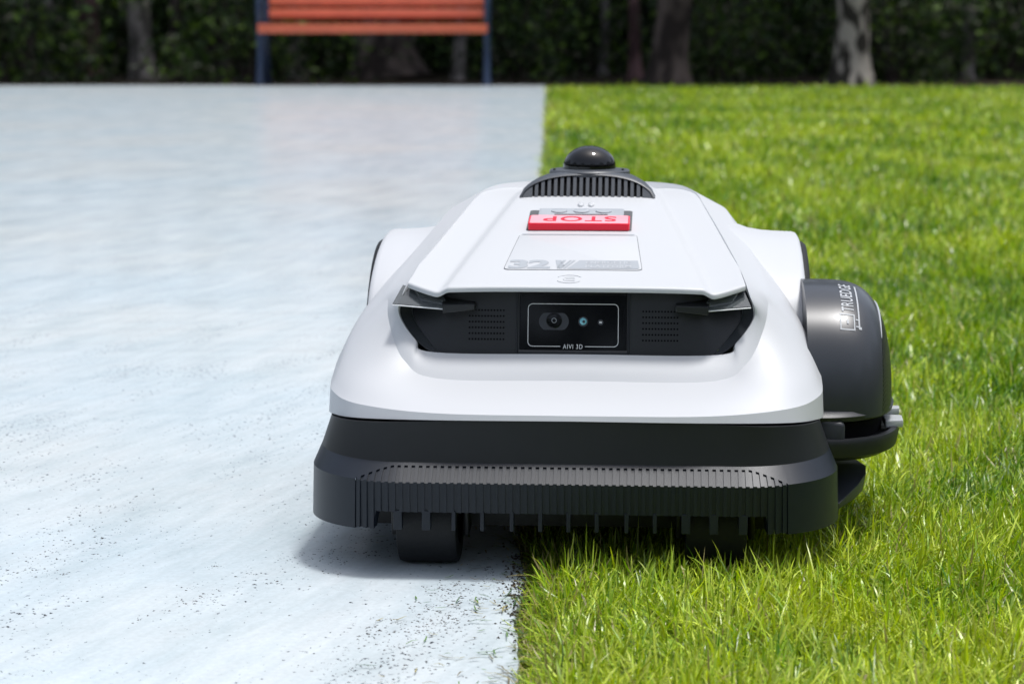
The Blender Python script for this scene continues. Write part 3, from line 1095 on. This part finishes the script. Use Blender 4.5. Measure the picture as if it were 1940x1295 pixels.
# ------------------------------------------------------------------ grass
def build_grass():
    segs = [  # Y0, Y1, blades/m2, width, length, margin
        (1.15, 2.75, 150000, .00165, .028, .62),
        (2.75, 4.5, 52000, .0024, .031, .7),
        (4.5, 8.0, 16000, .0042, .038, 1.0),
        (8.0, LAWN_FAR, 5200, .0078, .036, 1.6)]
    P, L, W, DRY, FL = [], [], [], [], []
    for a, b, den, wd, ln, mg in segs:
        xr = b * 970 / 4200 + mg
        n = int((b - a) * (xr + .05) * den)
        Y = rng.uniform(a, b, n)
        X = rng.uniform(-.05, xr, n)
        ok = X < Y * 970 / 4200 + mg
        X, Y = X[ok], Y[ok]
        ex = np.array([edge_x(y) for y in Y]) if len(Y) < 200000 else np.interp(Y, np.linspace(a, b, 4000), [edge_x(y) for y in np.linspace(a, b, 4000)])
        d = X - ex
        # thin, dry fringe along the paving
        keep = (d > -.006) & (rng.random(len(X)) < np.clip(.25 + d / .035, 0, 1))
        X, Y, d = X[keep], Y[keep], d[keep]
        l = ln * np.clip(rng.normal(1, .24, len(X)), .45, 1.7)
        l *= np.clip(.5 + d / .05, .5, 1)
        P.append(np.stack([X, Y], 1)); L.append(l); W.append(wd * np.clip(rng.normal(1, .22, len(X)), .5, 1.6))
        DRY.append(rng.random(len(X)) < (.035 + .60 * np.exp(-d / .016)))
    P, L, W, DRY = np.concatenate(P), np.concatenate(L), np.concatenate(W), np.concatenate(DRY)
    n = len(P)
    # the machine keeps the blades under it short
    c, s = math.cos(YAW), math.sin(YAW)
    lx = (P[:, 0] - X0) * c - (P[:, 1] - Y0) * s
    ly = (P[:, 0] - X0) * s + (P[:, 1] - Y0) * c
    under = (np.abs(lx) < .245) & (ly > .004) & (ly < .62)
    wheel = (np.abs(lx) > .15) & (np.abs(lx) < .23) & (ly > .34) & (ly < .45)
    trim = (lx > .2) & (lx < .33) & (ly > .10) & (ly < .38)
    L = np.where(under, np.minimum(L, np.where(ly < .09, .042, .033)), L)
    L = np.where(trim & ~under, np.minimum(L, .044), L)
    L = np.where(wheel, L * .3, L)
    # patches of growth: lean direction and colour drift slowly over the lawn
    def drift(f, seed):
        k = 180
        gx = np.linspace(P[:, 0].min(), P[:, 0].max(), k); gy = np.linspace(P[:, 1].min(), P[:, 1].max(), k * 3)
        G = np.array([[mnoise.noise(Vector((x * f, y * f * .8, seed))) for y in gy] for x in gx])
        ix = np.clip(((P[:, 0] - gx[0]) / (gx[-1] - gx[0]) * (k - 1)).astype(int), 0, k - 1)
        iy = np.clip(((P[:, 1] - gy[0]) / (gy[-1] - gy[0]) * (3 * k - 1)).astype(int), 0, 3 * k - 1)
        return G[ix, iy]
    YS = np.linspace(1.2, FAR + .2, 8000)
    d_all = P[:, 0] - np.interp(P[:, 1], YS, [edge_x(y) for y in YS])
    dd = d_all
    n1 = drift(5., 1.); n2 = drift(2., 5.); n3 = drift(7., 9.)
    az = rng.uniform(0, 2 * math.pi, n)
    lean_az = n1 * 5
    mixw = rng.random(n) < .3
    az = np.where(mixw, lean_az + rng.normal(0, .7, n), az)
    az = np.where((dd < .03) & (rng.random(n) < .6), math.pi + rng.normal(0, .7, n), az)
    tilt = np.where(rng.random(n) < .38, rng.uniform(1.05, 1.5, n), np.clip(np.abs(rng.normal(.75, .42, n)), .05, 1.4))
    bend = rng.normal(.45, .65, n)
    L = L * (1 + .4 * n3) * np.where(rng.random(n) < .03, 1.45, 1)
    face = az + math.pi / 2 + rng.normal(0, .5, n)
    t_fr = np.array([0, .4, .75, 1.])
    wf = np.array([.8, 1., .7, 0.])
    pts = np.zeros((n, 4, 3))
    zr = np.where(rng.random(n) < .3, -.011, rng.uniform(-.010, .007, n))     # side shoots start above the soil
    zr = np.where(under | (d_all < .02), -.011, zr)
    pts[:, 0, 0], pts[:, 0, 1], pts[:, 0, 2] = P[:, 0], P[:, 1], zr
    for k in range(1, 4):
        th = tilt + bend * (t_fr[k] + t_fr[k - 1]) / 2
        dl = L * (t_fr[k] - t_fr[k - 1])
        pts[:, k, 0] = pts[:, k - 1, 0] + np.sin(th) * np.cos(az) * dl
        pts[:, k, 1] = pts[:, k - 1, 1] + np.sin(th) * np.sin(az) * dl
        pts[:, k, 2] = np.maximum(pts[:, k - 1, 2] + np.cos(th) * dl, -.006)
    side = np.stack([np.cos(face), np.sin(face), np.zeros(n)], 1)
    V = np.zeros((n, 7, 3), np.float32)
    for k in range(3):
        V[:, 2 * k] = pts[:, k] - side * (W * wf[k] / 2)[:, None]
        V[:, 2 * k + 1] = pts[:, k] + side * (W * wf[k] / 2)[:, None]
    V[:, 6] = pts[:, 3]
    base = (np.arange(n) * 7)[:, None]
    loops = np.concatenate([base + np.array([[0, 1, 3, 2, 2, 3, 5, 4, 4, 5, 6]])], 1).astype(np.int32).ravel()
    me = bpy.data.meshes.new('grass')
    me.vertices.add(n * 7)
    me.vertices.foreach_set('co', V.ravel())
    me.loops.add(n * 11)
    me.loops.foreach_set('vertex_index', loops)
    me.polygons.add(n * 3)
    st = ((np.arange(n) * 11)[:, None] + np.array([[0, 4, 8]])).ravel().astype(np.int32)
    me.polygons.foreach_set('loop_start', st)
    me.polygons.foreach_set('use_smooth', np.ones(n * 3, bool))
    me.update(calc_edges=True)
    # colour: lime to mid green, drifting in patches, some straw
    g1, g2, g3, dry = np.array([.275, .430, .020]), np.array([.53, .62, .06]), np.array([.075, .20, .014]), np.array([.46, .40, .16])
    k = np.clip(rng.normal(.52 + .50 * n2 + .55 * n3, .30, n), 0, 1)[:, None]
    colr = np.where(k < .5, g3 + (g1 - g3) * k * 2, g1 + (g2 - g1) * (k - .5) * 2)
    colr = colr * rng.uniform(.5, 1.3, (n, 1))
    colr = np.where(DRY[:, None], dry * rng.uniform(.5, 1.1, (n, 1)), colr)
    at = me.color_attributes.new('tint', 'FLOAT_COLOR', 'POINT')
    C = np.ones((n, 7, 4), np.float32)
    C[:, :, :3] = colr[:, None, :]
    at.data.foreach_set('color', C.ravel())
    o = bpy.data.objects.new('grass', me)
    COL.objects.link(o)
    me.materials.append(leaf_mat('grass_blade', 'tint', .30, .32, .5))
    tag(o, 'bright green short lawn grass growing beside the pale paving', 'grass', kind='stuff')
build_grass()

# loose clippings and crumbs of soil on the paving
def build_litter():
    mb = MB()
    for i in range(11000):
        if i % 3:
            X, Y = random.uniform(-.62, .0), 1.55 + 1.2 * random.random() ** 1.6
        else:
            X, Y = random.gauss(-.13, .12), random.gauss(1.86, .10)
        if X > edge_x(Y) - .004 or Y < 1.4:
            continue
        if mnoise.noise(Vector((X * 9 - Y * 2.2, Y * 3.2, 4))) + .45 * mnoise.noise(Vector((X * 40, Y * 25, 1))) < random.uniform(.20, .36):
            continue
        r = random.choice((.0003, .0004, .0004, .0005, .0006, .0008, .0011))
        a = random.random() * 6
        p = [Vector((X + r * 1.5 * math.cos(a + k * 2.1) * random.uniform(.6, 1.5), Y + r * math.sin(a + k * 2.1) * random.uniform(.7, 1.4), 0)) for k in range(3)]
        mb.add(p + [Vector((X, Y, r * .6))], [(0, 1, 3), (1, 2, 3), (2, 0, 3)])
    for i in range(1500):                                            # loose earth along the broken edge
        Y = random.gauss(1.90, .07) if i % 2 else random.uniform(1.4, 3.2)
        X = edge_x(Y) + random.gauss(.005, .011 if i % 2 else .006)
        r = random.uniform(.0006, .0021)
        a = random.random() * 6
        z = 0 if X < edge_x(Y) else -.008
        p = [Vector((X + r * math.cos(a + k * 2.1) * random.uniform(.7, 1.4), Y + r * math.sin(a + k * 2.1) * random.uniform(.7, 1.4), z)) for k in range(3)]
        mb.add(p + [Vector((X, Y, z + r * .9))], [(0, 1, 3), (1, 2, 3), (2, 0, 3)])
    tag(mb.build('soil_crumbs', mat('dark_soil', (.050, .042, .035), .95, .1), smooth=0, weld=False), 'dark crumbs of soil scattered on the pale paving', 'soil', kind='stuff')
    mb = MB()
    cols = []
    for i in range(420):
        Y = 1.45 + 1.5 * random.random() ** 1.4
        d = random.expovariate(1 / .035)
        X = edge_x(Y) + .006 - d
        if X < -.6:
            continue
        a = random.uniform(-.7, .7) + (math.pi / 2 if random.random() < .25 else 0)
        l = random.uniform(.006, .028) * (1.2 if d < .02 else .6)
        wd = .0007
        dx, dy = math.cos(a), math.sin(a)
        b_ = random.uniform(-.3, .3)
        q = []
        for t in (-.5, 0, .5):
            cx, cy = X + dx * l * t - dy * l * b_ * t * t, Y + dy * l * t + dx * l * b_ * t * t
            ww = wd * (1 - abs(t) * .9)
            z = .0012 + random.uniform(0, .0025)
            q.append([(cx - dy * ww, cy + dx * ww, z), (cx + dy * ww, cy - dx * ww, z)])
        mb.grid(q)
        c = random.choice(((.10, .20, .03), (.32, .28, .12), (.16, .13, .07), (.06, .12, .05)))
        cols += [c] * 6
    o = mb.build('grass_clippings', None, smooth=0, weld=False)
    at = o.data.color_attributes.new('tint', 'FLOAT_COLOR', 'POINT')
    for i, c in enumerate(cols):
        at.data[i].color = (*c, 1)
    o.data.materials.append(leaf_mat('clipping', 'tint', .25))
    tag(o, 'cut grass blades lying along the broken paving edge', 'grass clippings', kind='stuff')
build_litter()

# ------------------------------------------------------------------ park bench
def build_bench():
    Y = FAR - .06
    k = 4200 / (Y * math.cos(PITCH))           # pixels per metre there, about
    xl, xr = (493 - 970) / 4200 * 16.0, (922 - 970) / 4200 * 16.0
    b = empty('park_bench', ((xl + xr) / 2, Y, 0))
    tag(b, 'park bench with orange wooden slats and dark blue metal legs behind the paving', 'bench')
    hw = (xr - xl) / 2
    mw = mat('orange_varnished_wood', (.62, .135, .065), .35, .5, var=.25, vscale=8, bump=.1, bscale=40)
    mm = mat('dark_blue_metal', (.018, .034, .075), .4, .5, var=.2, vscale=10)
    # seat slats
    for i in range(4):
        MB().box((0, .03 + .105 * i, .424 - .006 * i), (2 * hw - .03, .088, .030)).build('seat_slat', mw, b, bevel=.006)
    MB().box((0, -.035, .407), (2 * hw + .01, .03, .066)).build('front_slat', mw, b, bevel=.006)
    # leaning back slats
    for z in (.512, .602, .70, .80):
        y = .43 + (z - .45) * .28
        MB().box((0, y, z), (2 * hw - .05, .034, .070), Matrix.Rotation(-.27, 3, 'X')).build('back_slat', mw, b, bevel=.006)
    for s in (-1, 1):
        mb = MB()
        mb.tube([(s * hw, -.01, 0), (s * hw, .0, .06), (s * hw, .03, .25), (s * hw, .0, .40), (s * hw, .45, .40)], [.036, .026, .022, .024, .022], 10)
        mb.tube([(s * hw, .56, -.03), (s * hw, .52, .06), (s * hw, .46, .25), (s * hw, .44, .42), (s * hw, .47, .56), (s * hw, .56, .90)], [.034, .026, .024, .024, .026, .022], 10)
        mb.tube([(s * hw, .02, .40), (s * hw, -.03, .55), (s * hw, -.01, .64), (s * hw, .12, .67), (s * hw, .50, .66)], .02, 10)
        fr = mb.build('side_frame', mm, b, smooth=50)
build_bench()

# ------------------------------------------------------------------ trees and shrubs behind
def bark_mat(name, c1, c2, scale=7., lo=.42, hi=.6):
    m = mat(name, c1, .9, .15, bump=.9, bscale=28)
    t = m.node_tree
    N, L = t.nodes, t.links
    tc = N.new('ShaderNodeTexCoord')
    mp = N.new('ShaderNodeMapping')
    mp.inputs['Scale'].default_value = (1, 1, .45)
    L.new(tc.outputs['Object'], mp.inputs['Vector'])
    n = N.new('ShaderNodeTexNoise')
    n.inputs['Scale'].default_value = scale
    n.inputs['Detail'].default_value = 5
    L.new(mp.outputs[0], n.inputs['Vector'])
    r_ = N.new('ShaderNodeValToRGB')
    r_.color_ramp.elements[0].position, r_.color_ramp.elements[0].color = lo, (*c1, 1)
    r_.color_ramp.elements[1].position, r_.color_ramp.elements[1].color = hi, (*c2, 1)
    L.new(n.outputs['Fac'], r_.inputs[0])
    L.new(r_.outputs[0], N['Principled BSDF'].inputs['Base Color'])
    return m
B_dark = bark_mat('dark_bark', (.024, .019, .017), (.10, .08, .07), 7., .44, .6)
B_light = bark_mat('flaky_light_bark', (.035, .032, .026), (.36, .33, .28), 11., .48, .56)
B_pale = bark_mat('pale_bark', (.06, .055, .05), (.22, .20, .19), 8.)
B_rose = bark_mat('rosy_bark', (.06, .035, .035), (.22, .13, .13), 6.)

def leaves_mesh(name, n, fn, size, cols, seed):
    r = np.random.default_rng(seed)
    C0 = np.array([fn(r) for _ in range(n)])
    u = r.normal(size=(n, 3)); u /= np.linalg.norm(u, axis=1)[:, None]
    v = r.normal(size=(n, 3)); v -= u * (u * v).sum(1)[:, None]; v /= np.linalg.norm(v, axis=1)[:, None]
    s = size * r.uniform(.6, 1.4, n)[:, None]
    V = np.stack([C0 - u * s, C0 + v * s * .45, C0 + u * s, C0 - v * s * .45], 1).astype(np.float32)
    me = bpy.data.meshes.new(name)
    me.vertices.add(n * 4); me.vertices.foreach_set('co', V.ravel())
    me.loops.add(n * 4); me.loops.foreach_set('vertex_index', np.arange(n * 4, dtype=np.int32))
    me.polygons.add(n); me.polygons.foreach_set('loop_start', (np.arange(n) * 4).astype(np.int32))
    me.update(calc_edges=True)
    cc = np.array(cols)[r.integers(0, len(cols), n)] * r.uniform(.6, 1.3, (n, 1))
    C = np.ones((n, 4, 4), np.float32); C[:, :, :3] = cc[:, None, :]
    at = me.color_attributes.new('tint', 'FLOAT_COLOR', 'POINT'); at.data.foreach_set('color', C.ravel())
    return me
M_leaf = leaf_mat('leaf', 'tint', .3, .5, .3)

def clumps(r, k, ext, lo):
    out = []
    for _ in range(k):
        v = r.normal(size=3); v /= np.linalg.norm(v)
        rad = r.uniform(.35, 1.) ** .6
        out.append((v * rad * np.array(ext), r.uniform(.35, .7)))
    return out
def crown_fn(seed, ext, k, spread):
    r0 = np.random.default_rng(seed)
    cl = clumps(r0, k, ext, 0)
    def fn(r):
        c, s = cl[r.integers(0, k)]
        return c + r.normal(size=3) * s * spread
    return fn
TREE_COLS = [(.035, .075, .015), (.05, .10, .02), (.025, .055, .014), (.07, .12, .022)]
crown_meshes = [leaves_mesh('crown', 5200, crown_fn(20 + i, (2.2, 2.0, 1.5), 26, .62), .085, TREE_COLS, 40 + i) for i in range(3)]
for me in crown_meshes:
    me.materials.append(M_leaf)

def px_to_x(px, Y):
    return (px - 970) / 4200 * (Y * math.cos(PITCH) + .06)
def build_tree(px, Y, rad, bark, label, lean=0., ci=0, h=3.0, group=None):
    X = px_to_x(px, Y)
    t = empty('tree', (X, Y, -.03))
    tag(t, label, 'tree', group)
    pts, rr = [], []
    ph = random.random() * 6
    for z in (0, .05, .12, .25, .5, .9, 1.5, 2.3, h + .4, h + 1.6):
        pts.append((lean * z + .05 * rad / .16 * math.sin(z * 1.7 + ph), .05 * math.cos(z * 1.3 + ph), z))
        rr.append(rad * (1 + .55 * math.exp(-z / .12)) * max(.25, 1 - z / (h + 3.2)))
    mb = MB().tube(pts, rr, 14)
    mb.v = [(x + .12 * rad * mnoise.noise(Vector((x * 9, y * 9, z * 3 + ph))), y, z) for x, y, z in mb.v]
    tr = mb.build('trunk', bark, t, smooth=60)
    lb = MB()
    for k in range(4):
        a = k * 1.7 + ph
        z0 = h - .3 + .35 * k
        p0 = Vector((lean * z0, 0, z0))
        p1 = p0 + Vector((math.cos(a) * .8, math.sin(a) * .8, .55))
        p2 = p0 + Vector((math.cos(a) * 1.6, math.sin(a) * 1.5, 1.3))
        lb.tube([p0, p1, p2], [rad * .38, rad * .25, rad * .08], 7)
    lb.build('limb', bark, t, smooth=60)
    c = bpy.data.objects.new('crown', crown_meshes[ci % 3])
    COL.objects.link(c)
    c.parent = t
    c.location = (lean * h, 1.7, h + 1.1)
    c.rotation_euler = (0, 0, random.random() * 6)
    s = random.uniform(.9, 1.15)
    c.scale = (s, s, s)
    return t
trees = [
    (1272, 17.3, .145, B_dark, 'thick dark brown tree trunk right of the bench at the lawn edge', 0, 2.7),
    (1606, 17.2, .135, B_light, 'tree trunk with pale flaking bark standing at the far lawn edge', -.04, 2.6),
    (165, 18.5, .085, B_rose, 'slim rosy grey tree trunk at the far left of the paving', .02, 2.9),
    (272, 18.2, .095, B_pale, 'pale grey tree trunk left of the bench', .0, 2.7),
    (40, 19.4, .12, B_dark, 'dark tree trunk at the left end of the view', .03, 2.8),
    (745, 19.0, .26, B_dark, 'broad dark tree trunk seen under the bench', .0, 2.6),
    (1140, 20.0, .04, B_pale, 'thin pale sapling stem between the bench and the thick dark trunk', .04, 2.4),
    (1050, 20.6, .045, B_pale, 'thin pale stem just right of the bench', -.03, 2.5),
    (1836, 18.6, .055, B_pale, 'thin pale tree stem near the right end of the view', .02, 2.8),
    (1735, 20.2, .09, B_dark, 'dark slim trunk between the flaking trunk and the thin pale stem', -.02, 2.7),
    (420, 20.5, .11, B_dark, 'dark trunk in the shade just left of the bench', .02, 2.6),
    (95, 18.9, .045, B_pale, 'thin grey stem between the dark trunk at the left end and the rosy trunk', .02, 2.6),
    (335, 19.6, .06, B_dark, 'slender dark stem right of the pale grey trunk', -.03, 2.7),
    (560, 18.6, .055, B_pale, 'slim greyish stem seen under the left part of the bench', .01, 2.5),
    (870, 18.3, .05, B_pale, 'slim pale stem seen under the right part of the bench', .03, 2.6),
    (1205, 18.9, .05, B_rose, 'slim rosy stem close to the left of the thick dark trunk', -.02, 2.7),
    (1345, 19.2, .045, B_dark, 'thin dark stem behind the bright leafed shrub', .04, 2.5),
    (1680, 18.9, .04, B_pale, 'thin grey stem close to the right of the flaking trunk', -.03, 2.6),
    (1900, 19.0, .08, B_dark, 'dark trunk at the right end of the view', .02, 2.7),
    (1450, 20.8, .10, B_dark, 'shaded trunk between the thick dark trunk and the flaking trunk', .03, 2.9)]
for i, (px, Y, rad, bk, lab, ln, h) in enumerate(trees):
    build_tree(px, Y, rad, bk, lab, ln * .6, i, h + 1.9, 'trees along the far edge')

SHRUB_COLS = [(.024, .05, .011), (.038, .078, .014), (.016, .034, .008), (.12, .20, .03), (.024, .042, .016), (.09, .09, .06)]
def shrub_fn(seed):
    r0 = np.random.default_rng(seed)
    cl = [(np.array([r0.normal(0, .42), r0.normal(0, .25), r0.uniform(.05, 1.15)]), r0.uniform(.10, .26)) for _ in range(24)]
    def fn(r):
        c, s = cl[r.integers(0, len(cl))]
        p = c + r.normal(size=3) * s
        p[2] = abs(p[2])
        return p
    return fn
shrub_meshes = [leaves_mesh('foliage', 2600, shrub_fn(70 + i), .042, SHRUB_COLS, 90 + i) for i in range(4)]
for me in shrub_meshes:
    me.materials.append(M_leaf)
shrubs = [
    (20, 18.0, 1.0, 'dark green shrub at the left edge behind the paving'),
    (215, 20.6, .9, 'leafy shrub between the rosy and the pale grey trunk'),
    (345, 20.4, .8, 'dark shrub right of the pale grey trunk'),
    (470, 17.9, .9, 'green shrub beside the left bench leg'),
    (610, 20.4, .8, 'shrub behind the left half of the bench'),
    (850, 20.6, .8, 'shrub behind the right half of the bench'),
    (985, 18.6, .8, 'dark bush just right of the bench'),
    (1110, 20.2, .8, 'bush between the bench and the thick dark trunk'),
    (1365, 18.2, .8, 'bright leafed shrub right of the thick dark trunk'),
    (1480, 19.8, .8, 'shrub in the middle of the lawn edge between two trunks'),
    (1690, 18.0, .85, 'shrub just right of the flaking trunk'),
    (1795, 20.0, .8, 'dark shrub behind the thin pale stem'),
    (1920, 18.8, .8, 'shrub at the right end of the lawn edge'),
    (1545, 20.4, .9, 'shrub half hidden behind the flaking trunk')]
def build_shrub(px, Y, s, label, i):
    t = empty('shrub', (px_to_x(px, Y), Y, -.03))
    tag(t, label, 'shrub', 'shrubs in the shade under the trees')
    f = bpy.data.objects.new('foliage', shrub_meshes[i % 4])
    COL.objects.link(f)
    f.parent = t
    f.scale = (s, s, s)
    f.rotation_euler = (0, 0, i * 2.1)
    mb = MB()
    for k in range(6):
        a = k * 1.05 + i
        mb.tube([(0.03 * math.cos(a), .03 * math.sin(a), 0), (.18 * math.cos(a), .14 * math.sin(a), .45 * s), (.36 * math.cos(a), .25 * math.sin(a), 1.0 * s)], [.014, .010, .004], 6)
    mb.build('stem', B_dark, t, smooth=60)
for i, a in enumerate(shrubs):
    build_shrub(*a, i)

# the wood beyond: one mass of leaves and thin stems nobody could count
def build_wood():
    def fn(r):
        if r.random() < .50:
            return np.array([r.uniform(-16, 16), r.uniform(21.5, 25), 2.3 * r.random() ** 1.1])
        a = r.uniform(-2.45, 2.45)                                  # unseen ring round the camera, added for reflections and darker upright faces
        d = r.uniform(15, 21)
        return np.array([d * math.sin(a), 4 - d * math.cos(a), 8.5 * r.random() ** 1.1 * (.75 + .25 * math.sin(a * 9))])
    me = leaves_mesh('woodland', 84000, fn, .19, [(.014, .026, .008), (.022, .04, .010), (.02, .017, .012), (.010, .018, .006)], 5)
    me.materials.append(M_leaf)
    o = bpy.data.objects.new('woodland', me)
    COL.objects.link(o)
    tag(o, 'deep shaded woodland filling the space behind the trees, with an unseen leaf ring added round the camera', 'woodland', kind='stuff')
build_wood()
